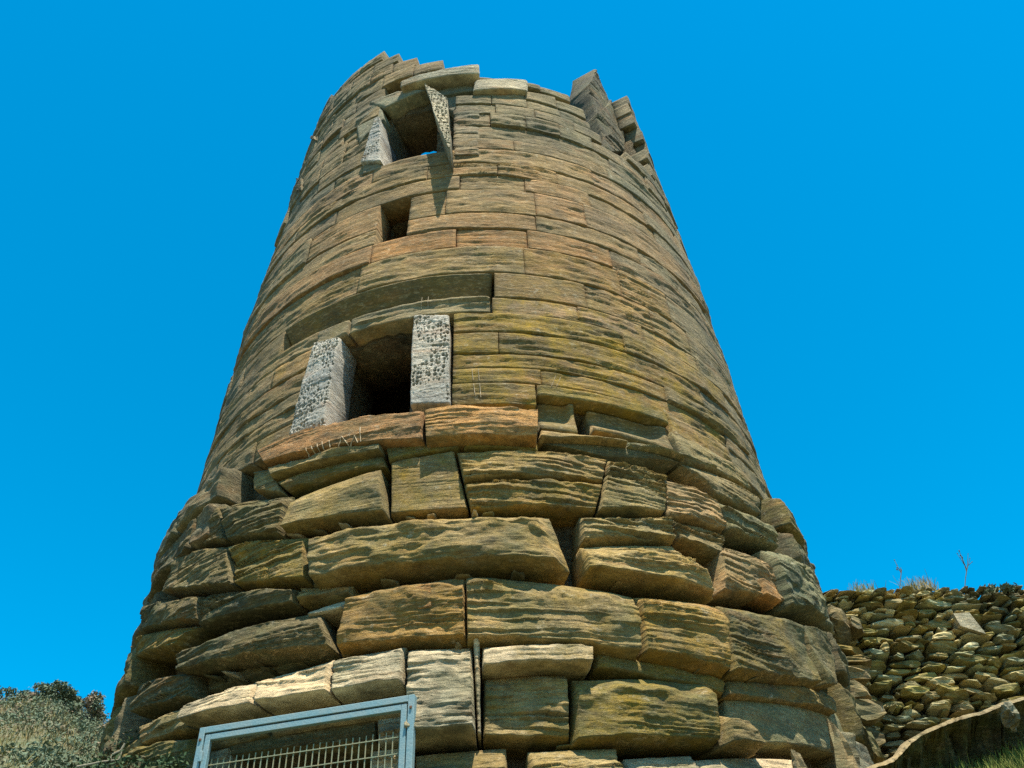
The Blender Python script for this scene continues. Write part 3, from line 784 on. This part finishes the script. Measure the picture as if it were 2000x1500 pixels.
# ------------------------------------------------------------------ steel gate
ga = np.array(list(cyl(np.array(un(812, 1358, .45)[0]), R_at(3.3) + .45, np.array(un(812, 1358, .45)[1]))))
hg = ga[2]
dl = ray(394, 1424); gb = dl * (hg / dl[2])
gdir = (ga - gb); gw = np.linalg.norm(gdir[:2]); gdir = np.array([gdir[0], gdir[1], 0]) / gw
gn = np.array([gdir[1], -gdir[0], 0])
print('gate', ga, gb, gw, hg)
GH = 2.15
gate = thing('steel_gate', 'grey-blue galvanised steel gate with wire mesh in front of the low doorway', 'gate', (float(gb[0]), float(gb[1]), float(hg - GH)))
gate.rotation_euler = (0, 0, math.atan2(gdir[1], gdir[0]))
def gbox(name, x0, x1, z0, z1, y0, y1, mat, bev=.004):
    bm = bmesh.new(); bmesh.ops.create_cube(bm, size=1)
    for v in bm.verts: v.co = ((x0 + x1) / 2 + v.co.x * (x1 - x0), (y0 + y1) / 2 + v.co.y * (y1 - y0), (z0 + z1) / 2 + v.co.z * (z1 - z0))
    if bev: bmesh.ops.bevel(bm, geom=list(bm.edges), offset=bev, segments=1, affect='EDGES')
    me = bpy.data.meshes.new(name); bm.to_mesh(me); bm.free(); me.materials.append(mat)
    return link(name, me, gate)
pw = .055
gbox('post', 0, pw, 0, GH, -.03, .03, M_GALV); gbox('post', gw - pw, gw, 0, GH, -.03, .03, M_GALV)
gbox('head_rail', pw + .001, gw - pw - .001, GH - pw, GH, -.03, .03, M_GALV)
g0, g1 = pw + .012, gw - pw - .012; gt_ = GH - pw - .012
gbox('leaf_stile', g0, g0 + .05, .08, gt_, -.025, .02, M_GALV); gbox('leaf_stile', g1 - .05, g1, .08, gt_, -.025, .02, M_GALV)
gbox('leaf_rail', g0 + .051, g1 - .051, gt_ - .05, gt_, -.025, .02, M_GALV); gbox('leaf_rail', g0 + .051, g1 - .051, .08, .13, -.025, .02, M_GALV)
nb = 30
for i in range(nb):
    x = g0 + .07 + (g1 - g0 - .14) * i / (nb - 1)
    b = gbox('bar', x - .004, x + .004, .14, gt_ - .20 + random.uniform(-.004, .004), .026, .034, M_WIRE, 0)
for z in (.3, .55, .8, 1.05, 1.3, 1.5, 1.7, gt_ - .25):
    gbox('cross_wire', g0 + .052, g1 - .052, z - .004, z + .004, .020, .0259, M_WIRE, 0)

for z in (.45, 1.15, 1.85):
    gbox('hinge', g0 - .018, g0 + .012, z, z + .09, -.045, -.0305, M_GALV)
gbox('lock_box', g1 - .052, g1 + .004, 1.0, 1.16, -.05, -.0305, M_GALV)
for x in (.027, gw - .027):
    for z in (.2, GH - .12): gbox('bolt', x - .011, x + .011, z, z + .022, -.042, -.0305, M_RUST, .003)

# ------------------------------------------------------------------ dry-stone wall on the right
WY = 11.0
wall = thing('dry_stone_wall', 'dry-stone terrace wall of flat rubble right of the tower', 'wall', (6.5, WY, 3.2))
WINV = Matrix.Translation((-6.5, -WY, -3.2))
def lump_mesh(seed, sub=3):
    """an angular slab of split schist filling -1..1"""
    r = random.Random(seed)
    bm = bmesh.new(); bmesh.ops.create_cube(bm, size=2)
    bmesh.ops.subdivide_edges(bm, edges=list(bm.edges), cuts=sub, use_grid_fill=True)
    planes = []
    for k in range(7):
        n = Vector((r.gauss(0, 1), r.gauss(0, .7), r.gauss(0, .6))).normalized(); planes.append((n, r.uniform(.72, 1.05)))
    kx, kz = r.uniform(-.25, .25), r.uniform(-.2, .2)
    for v in bm.verts:
        p = v.co.copy()
        p.x += kx * p.z * .5; p.z *= 1 - kz * p.x
        e = max(0, abs(p.x) - .55) / .45
        p.z *= 1 - .45 * e * e
        for n, d in planes:
            k = p.dot(n)
            if k > d: p -= n * (k - d)
        v.co = p + Vector((r.gauss(0, .025), r.gauss(0, .05), r.gauss(0, .045)))
    for ax in range(3):
        m = max(abs(v.co[ax]) for v in bm.verts)
        for v in bm.verts: v.co[ax] /= m
    me = bpy.data.meshes.new('stone'); bm.to_mesh(me); bm.free(); me.materials.append(M_RUBBLE)
    return me
LUMPS = [lump_mesh(k) for k in range(16)]
wcount = 0
def wall_top(x): return 6.02 + .05 * math.sin(x * 2.3)
z = 3.25
small = []
while z < 6.02:
    rh = random.choice([.05, .065, .075, .09, .11]) if z < 5.75 else random.choice([.05, .06, .07])
    x = 3.9 + random.random() * .2
    while x < 9.2:
        w = rh * random.choice([1.8, 2.5, 3.2, 4.0, 5.0]) * random.uniform(.85, 1.15); w = min(w, .42)
        hh = rh * random.uniform(.62, 1.1)
        if wcount < 290 and z > 4.12 and 4.3 < x < 7.6:
            o = link('stone', random.choice(LUMPS), wall); o.matrix_parent_inverse = WINV
            o.location = (x + w / 2, WY + random.uniform(-.045, .045), z + rh / 2 + random.uniform(-.02, .02) + .05 * math.sin(x * 1.7 + z))
            o.rotation_euler = (random.gauss(0, .10), random.gauss(0, .06) if random.random() < .92 else random.uniform(-.35, .35), random.choice([0, math.pi]) + random.gauss(0, .15))
            o.scale = (w / 2 * 1.02, random.uniform(.14, .22), hh / 2 * 1.06)
            t = PAL[random.choice(['tan', 'olive', 'stonegrey', 'stonegrey', 'tan', 'olive'])]; j = random.uniform(1.1, 2.0)
            if random.random() < .06: t = PAL['pale']
            o.color = (t[0] * j * .92, t[1] * j * 1.02, t[2] * j * .95, random.choice([0, .2, .5])); wcount += 1
        else:
            small.append((x + w / 2, z + rh / 2, w / 2, hh / 2))
        x += w + random.uniform(-.005, .03)
    z += rh * random.uniform(.92, 1.0)
print('wall stones', wcount)
# the rest of the wall and the chinking, joined
lv = [np.array([v.co[:] for v in m.vertices]) for m in LUMPS[:6]]; lf = [np.array([p.vertices[:] for p in m.polygons]) for m in LUMPS[:6]]
VV, FF, nn = [], [], 0
for k in range(700): small.append((random.uniform(4.0, 9.2), random.uniform(3.4, 5.95), random.uniform(.03, .06), random.uniform(.012, .03)))
for (x, zz, sx, sz) in small:
    k = random.randrange(6)
    VV.append(lv[k] * np.array([sx, .12, sz]) + np.array([x, WY + random.uniform(.02, .08), zz])); FF.append(lf[k] + nn); nn += len(lv[k])
me = bpy.data.meshes.new('small_stones'); me.from_pydata(np.concatenate(VV).tolist(), [], np.concatenate(FF).tolist()); me.materials.append(M_RUBBLE)
o = link('small_stones', me, wall, kind='stuff'); o.matrix_parent_inverse = WINV; o.color = (.24, .215, .12, .2)
bm = bmesh.new(); bmesh.ops.create_cube(bm, size=1)
for v in bm.verts: v.co = (6.55 + v.co.x * 5.3, WY + .42 + v.co.y * .6, 4.3 + v.co.z * 3.3)
me = bpy.data.meshes.new('wall_core'); bm.to_mesh(me); bm.free(); me.materials.append(M_CORE)
o = link('wall_core', me, wall); o.matrix_parent_inverse = WINV; o.color = (.19, .18, .11, 0)
# the one big pale slab set slanting in the wall
V = [un_y(x, y, WY - .22) for x, y in ((1862, 1198), (1893, 1196), (1926, 1238), (1876, 1222))]
bk = [p + np.array([.0, .25, .02]) for p in V]
me = mesh_from('slab', V + bk, [(0, 3, 2, 1), (4, 5, 6, 7), (0, 1, 5, 4), (1, 2, 6, 5), (2, 3, 7, 6), (3, 0, 4, 7)], M_RUBBLE)
o = link('slab', me, wall); o.matrix_parent_inverse = WINV; o.color = PAL['pale'] + (0,)
# rough end pier of the wall against the tower
for k, (x0, x1, y0, y1) in enumerate(((1622, 1690, 1262, 1284), (1600, 1700, 1286, 1306), (1602, 1708, 1308, 1338), (1618, 1704, 1340, 1372), (1626, 1656, 1190, 1258), (1658, 1684, 1205, 1240), (1640, 1712, 1374, 1420), (1655, 1715, 1422, 1470))):
    p0 = un_y(x0, y1, 10.6); p1 = un_y(x1, y0, 10.6)
    o = link('stone', LUMPS[(k * 5) % 16], wall); o.matrix_parent_inverse = WINV
    o.location = ((p0[0] + p1[0]) / 2, 10.7, (p0[2] + p1[2]) / 2); o.scale = (abs(p1[0] - p0[0]) / 2 * 1.05, .28, abs(p1[2] - p0[2]) / 2 * 1.1)
    o.color = PAL[random.choice(['tan', 'olive', 'dark'])] + (.3,)

# ------------------------------------------------------------------ foliage builders
def leaf_cloud(n, size, fn, seed):
    """n small leaf quads at positions from fn(rng) -> (n,3)"""
    g = np.random.default_rng(seed)
    P = fn(g, n)
    a = g.normal(size=(n, 3)); a /= np.linalg.norm(a, axis=1)[:, None]
    b = np.cross(a, g.normal(size=(n, 3))); b /= np.linalg.norm(b, axis=1)[:, None]
    s = size * g.uniform(.6, 1.4, n)[:, None]
    V = np.stack([P - a * s, P + b * s * .38, P + a * s, P - b * s * .38], 1).reshape(-1, 3)
    return V, np.arange(4 * n).reshape(n, 4)

def twig(bm, p, q, r0, r1, n=5):
    p = Vector(p); q = Vector(q); d = (q - p).normalized(); a = d.orthogonal().normalized(); b = d.cross(a)
    A0 = [bm.verts.new(p + (a * math.cos(6.283 * i / n) + b * math.sin(6.283 * i / n)) * r0) for i in range(n)]
    A1 = [bm.verts.new(q + (a * math.cos(6.283 * i / n) + b * math.sin(6.283 * i / n)) * r1) for i in range(n)]
    for i in range(n): bm.faces.new((A0[i], A0[(i + 1) % n], A1[(i + 1) % n], A1[i]))
    bm.faces.new(A1); bm.faces.new(A0[::-1])

def bush(name, label, cat, base, w, h, n, leaf, mat, seed, group=None, clumps=14):
    o = thing(name, label, cat, tuple(float(v) for v in base), group)
    g0_ = np.random.default_rng(seed)
    C = []
    while len(C) < clumps:
        p = g0_.uniform(-1, 1, 3); p[2] = abs(p[2])
        if np.linalg.norm(p) < 1: C.append(p * np.array([w / 2, w / 2, h * .85]) + np.array([0, 0, h * .12]))
    C = np.array(C)
    def fn(g, m):
        k = g.integers(0, len(C), m); q = g.normal(size=(m, 3)); q /= np.linalg.norm(q, axis=1)[:, None]
        rr = g.uniform(.3, 1, m)[:, None] ** .5
        return C[k] + q * rr * np.array([w * .17, w * .17, h * .16]) * g.uniform(.7, 1.3, m)[:, None]
    V, Fq = leaf_cloud(n, leaf, fn, seed + 1)
    link('foliage', quad_mesh('foliage', V, Fq, mat), o)
    bm = bmesh.new()
    for c in C[:9]: twig(bm, (0, 0, -.1), tuple(c), max(.012, w * .012), .004)
    me = bpy.data.meshes.new('stems'); bm.to_mesh(me); bm.free(); me.materials.append(M_STALK); link('stems', me, o)
    return o

# dark bushes between the tower's foot and the hillside
def at_ground(px, py, d):
    q = ray(px, py); k = d / math.hypot(q[0], q[1]); p = q * k
    p[2] = float(ground_z(p[0], p[1])); return p
bush('dark_bush', 'large dark green bush tight against the left foot of the tower', 'bush', at_ground(300, 1480, 10.6), 1.9, .95, 11000, .03, M_BUSH, 11, clumps=26)
bush('dark_bush', 'low dark bush left of the gate, below the bigger bush', 'bush', at_ground(260, 1500, 9.2), 1.5, .95, 7000, .026, M_BUSH, 12, clumps=20)
bush('grey_green_shrub', 'blue-green rounded shrub on the slope beside the dark bush', 'shrub', at_ground(165, 1480, 11.5), 1.4, .5, 5000, .028, M_SCRUB, 13, clumps=18)
bush('skyline_shrub', 'broadest shrub standing against the sky on the left hillside', 'shrub', at_ground(110, 1340, 26), 1.3, .42, 4000, .05, M_SCRUB, 14, clumps=16)
bush('skyline_shrub', 'shrub against the sky at the left edge of the photo', 'shrub', at_ground(20, 1350, 27), 1.6, .5, 2500, .05, M_SCRUB, 15, clumps=12)
bush('skyline_shrub', 'upright shrub on the skyline nearest the tower', 'shrub', at_ground(192, 1330, 24), 1.0, .75, 2500, .045, M_SCRUB, 16, clumps=12)

# low scrub and dry grass over the slope: nobody could count it
def scrub_pts(nc, per, rad, hgt, seed, az0, az1, d0, d1):
    g = np.random.default_rng(seed)
    az = np.radians(g.uniform(az0, az1, nc)); d = np.sqrt(g.uniform(d0 ** 2, d1 ** 2, nc))
    cx, cy = d * np.sin(az), d * np.cos(az)
    keep = np.hypot(cx, cy - DAX) > 5.1
    cx, cy = cx[keep], cy[keep]; nc = len(cx)
    s = g.uniform(.5, 1.5, nc)
    k = np.repeat(np.arange(nc), per)
    q = g.normal(size=(len(k), 3)); q /= np.linalg.norm(q, axis=1)[:, None]; q[:, 2] = abs(q[:, 2])
    q *= g.uniform(.4, 1, len(k))[:, None]
    px = cx[k] + q[:, 0] * rad * s[k]; py = cy[k] + q[:, 1] * rad * s[k]
    return np.stack([px, py, ground_z(px, py) + q[:, 2] * hgt * s[k]], -1)
P1 = scrub_pts(1100, 110, .36, .30, 21, -60, -12, 8, 31)
V, Fq = leaf_cloud(len(P1), .035, lambda g, n: P1, 22)
link('hillside_scrub', quad_mesh('hillside_scrub', V, Fq, M_SCRUB), label='low brown and green scrub covering the left hillside', category='scrub', kind='stuff')
def blades(n, seed, az0, az1, d0, d1, h0, h1):
    g = np.random.default_rng(seed)
    az = np.radians(g.uniform(az0, az1, n)); d = np.sqrt(g.uniform(d0 ** 2, d1 ** 2, n))
    x, y = d * np.sin(az), d * np.cos(az)
    k = np.hypot(x, y - DAX) > 4.9; x, y = x[k], y[k]; n = len(x)
    z = ground_z(x, y); hh = g.uniform(h0, h1, n); a = g.uniform(0, 6.28, n); w = g.uniform(.003, .006, n) * (1 + np.hypot(x, y) / 20)
    lx, ly = g.normal(0, .35, n) * hh, g.normal(0, .35, n) * hh
    B0 = np.stack([x - np.cos(a) * w, y - np.sin(a) * w, z - .02], -1); B1 = np.stack([x + np.cos(a) * w, y + np.sin(a) * w, z - .02], -1)
    T1 = np.stack([x + lx + np.cos(a) * w * .3, y + ly + np.sin(a) * w * .3, z + hh], -1); T0 = np.stack([x + lx - np.cos(a) * w * .3, y + ly - np.sin(a) * w * .3, z + hh], -1)
    V = np.stack([B0, B1, T1, T0], 1).reshape(-1, 3)
    return V, np.arange(4 * n).reshape(n, 4)
V1, F1 = blades(26000, 31, -60, -14, 7, 31, .05, .22)
V2, F2 = blades(16000, 32, 14, 60, 4.5, 10.6, .06, .25)
link('dry_grass', quad_mesh('dry_grass', np.concatenate([V1, V2]), np.concatenate([F1, F2 + len(V1)]), M_GRASS), label='short dry yellow grass on the slopes either side of the tower', category='grass', kind='stuff')

# ------------------------------------------------------------------ rock ledge and shards, lower right
EDGE = [(1640, 1545), (1700, 1496), (1740, 1482), (1762, 1462), (1776, 1444), (1810, 1424), (1850, 1408), (1885, 1396), (1915, 1390), (1950, 1374), (1978, 1366), (2040, 1352), (2120, 1340)]
ledge = thing('rock_ledge', 'low rock ledge with a pale broken edge in the bottom right corner', 'rock', tuple(float(v) for v in un_y(1850, 1470, 7.6)))
LINV = Matrix.Translation(-ledge.location)
pts = []
for (x0, y0), (x1, y1) in zip(EDGE[:-1], EDGE[1:]):
    for k in range(10): pts.append(un_y(x0 + (x1 - x0) * k / 10, y0 + (y1 - y0) * k / 10, 7.7))
pts = np.array(pts)
prof = [(1.4, -.10), (.7, -.02), (.12, .02), (.0, .0), (-.03, -.035), (.03, -.06), (.12, -.10), (.20, -.16), (.26, -.24), (.28, -.32), (.26, -.40), (.14, -.47), (-.2, -.56), (-.7, -.74), (-1.4, -1.05)]   # (back, up)
rows = []
for i, p in enumerate(pts):
    row = []
    for j, (bk, up) in enumerate(prof):
        n = (fbm(np.array(i / 5.0), np.array(j * .9), 77, 4) - .5); n2 = (noise2(np.array(i / 1.6), np.array(j * .8), 78) - .5)
        row.append(p + np.array([n2 * .02, bk + n * (.30 if j > 5 else .08) + n2 * .05, up + n * (.10 if j > 5 else .03) + n2 * .025]))
    rows.append(row)
rows = np.array(rows); ni, nj = rows.shape[:2]
idx = np.arange(ni * nj).reshape(ni, nj)
q = np.stack([idx[:-1, :-1], idx[1:, :-1], idx[1:, 1:], idx[:-1, 1:]], -1)
body_v = rows.reshape(-1, 3)
M_LEDGE = schist('mossy_rock', .2, .7, 1.4)
o = link('rock_face', quad_mesh('rock_face', body_v, q[:, 4:].reshape(-1, 4), M_LEDGE), ledge); o.matrix_parent_inverse = LINV; o.color = (.13, .15, .055, .3)
ga_, gb_ = rows[:, 10], rows[:, 14]; g = np.random.default_rng(91); n = 5000
k = g.integers(0, ni, n); f = g.uniform(0, 1, n)[:, None]; P0 = ga_[k] * (1 - f) + gb_[k] * f + g.normal(0, .03, (n, 3)) * np.array([1, .5, .1])
hh = g.uniform(.04, .16, n); an = g.uniform(0, 6.28, n); w = .005; lx = g.normal(0, .4, (n, 2)) * hh[:, None]
V = np.stack([P0 + np.stack([-np.cos(an) * w, -np.sin(an) * w, -.02 + 0 * an], -1), P0 + np.stack([np.cos(an) * w, np.sin(an) * w, -.02 + 0 * an], -1), P0 + np.stack([lx[:, 0] + .001, lx[:, 1], hh], -1), P0 + np.stack([lx[:, 0] - .001, lx[:, 1], hh], -1)], 1).reshape(-1, 3)
link('green_grass', quad_mesh('green_grass', V, np.arange(4 * n).reshape(n, 4), M_GREEN), label='yellow-green grass on the bank below the rock ledge', category='grass', kind='stuff')
o = link('pale_edge', quad_mesh('pale_edge', body_v, q[:, :4].reshape(-1, 4), M_RUBBLE), ledge); o.matrix_parent_inverse = LINV; o.color = PAL['tan'] + (.1,)

def shard(label, tri, depth, tint, thick=.22):
    P = [un_y(x, y, depth) for x, y in tri]
    cen = sum(P) / len(P)
    back = [cen + (p - cen) * .8 + np.array([.05, thick, -.04]) for p in P]
    n = len(P)
    bm = bmesh.new()
    a = [bm.verts.new(p) for p in P]; b = [bm.verts.new(p) for p in back]
    bm.faces.new(a[::-1]); bm.faces.new(b)
    for i in range(n): bm.faces.new((a[i], a[(i + 1) % n], b[(i + 1) % n], b[i]))
    bmesh.ops.recalc_face_normals(bm, faces=bm.faces)
    bmesh.ops.subdivide_edges(bm, edges=list(bm.edges), cuts=3, use_grid_fill=True)
    for v in bm.verts: v.co += Vector((random.gauss(0, .007), random.gauss(0, .014), random.gauss(0, .007)))
    for v in bm.verts: v.co -= Vector(tuple(cen))
    me = bpy.data.meshes.new('stone_shard'); bm.to_mesh(me); bm.free(); me.materials.append(M_RUBBLE)
    o = link('stone_shard', me, label=label, category='rock'); o.location = tuple(cen); o.color = PAL[tint] + (.1,)
shard('tall pointed pale shard of stone beside the right foot of the tower', [(1614, 1398), (1640, 1430), (1690, 1520), (1640, 1525)], 8.6, 'tan')
shard('small pointed pale shard left of the tall one', [(1542, 1464), (1560, 1470), (1600, 1530), (1560, 1530)], 8.2, 'tan')
shard('narrow shard leaning between the tall shard and the rubble wall', [(1684, 1416), (1700, 1432), (1728, 1482), (1706, 1470)], 9.2, 'olive')
shard('three-cornered pale stone on the end of the rock ledge', [(1956, 1378), (1976, 1368), (1992, 1404), (1975, 1394)], 7.5, 'pale')

# ------------------------------------------------------------------ plants on the wall, loose twig
def stalk(label, pts, depth, heads):
    P = [un_y(x, y, depth) for x, y in pts]
    o = thing('dry_flower_stalk', label, 'plant', tuple(float(v) for v in P[0]))
    inv = Matrix.Translation(-o.location)
    bm = bmesh.new()
    for p, q in zip(P[:-1], P[1:]): twig(bm, p, q, .006, .005)
    top = P[-1]
    for k in range(heads):
        e = top + np.array([random.uniform(-.10, .12), random.uniform(-.06, .06), random.uniform(.02, .22)])
        s = P[-2] + (top - P[-2]) * random.uniform(.4, 1)
        twig(bm, s, e, .004, .003)
        bmesh.ops.create_icosphere(bm, subdivisions=1, radius=random.uniform(.007, .013), matrix=Matrix.Translation(tuple(e)))
    me = bpy.data.meshes.new('stem'); bm.to_mesh(me); bm.free(); me.materials.append(M_STALK)
    s_ = link('stem', me, o); s_.matrix_parent_inverse = inv
stalk('taller dry flower stalk standing on the rubble wall at the right', [(1884, 1152), (1886, 1128), (1890, 1104)], 11.2, 8)
stalk('shorter faint dry stalk on the rubble wall nearer the tower', [(1757, 1152), (1759, 1130), (1761, 1112)], 11.4, 5)
def tuft(label, px, py, n, h, depth, seed, mat=M_GRASS):
    p = un_y(px, py, depth); g = np.random.default_rng(seed)
    o = thing('grass_tuft', label, 'plant', tuple(float(v) for v in p))
    x = g.normal(0, .12, n); y = g.normal(0, .05, n); hh = g.uniform(.3, 1, n) * h; lx = g.normal(0, .5, n) * hh; ly = g.normal(0, .3, n) * hh; w = .005
    V = np.stack([np.stack([x - w, y, np.full(n, -.05)], -1), np.stack([x + w, y, np.full(n, -.05)], -1), np.stack([x + lx + w * .3, y + ly, hh], -1), np.stack([x + lx - w * .3, y + ly, hh], -1)], 1).reshape(-1, 3)
    link('blades', quad_mesh('blades', V, np.arange(4 * n).reshape(n, 4), mat), o)
tuft('dry grass tuft on top of the rubble wall, midway along it', 1800, 1150, 160, .18, 11.1, 41)
tuft('dry grass tuft on the rubble wall beside the tower', 1690, 1154, 110, .14, 11.1, 42)
bush('wall_plant', 'spiky grey-green plant on the rubble wall at the right edge', 'plant', un_y(1945, 1168, 11.05), .5, .16, 500, .035, M_SCRUB, 43, clumps=10)
bm = bmesh.new()
tw = [un_y(x, y, 8.6) for x, y in ((150, 1498), (190, 1490), (214, 1486), (220, 1474), (236, 1466), (244, 1452))]
for p, q_ in zip(tw[:-1], tw[1:]): twig(bm, p, q_, .011, .009, 6)
for p, q_ in ((tw[2], un_y(232, 1484, 8.6)), (un_y(232, 1484, 8.6), un_y(238, 1468, 8.6))): twig(bm, p, q_, .009, .006, 6)
me = bpy.data.meshes.new('dead_branch'); bm.to_mesh(me); bm.free(); me.materials.append(M_DEAD)
link('dead_branch', me, label='pale forked dead branch lying in the bushes at lower left', category='branch')
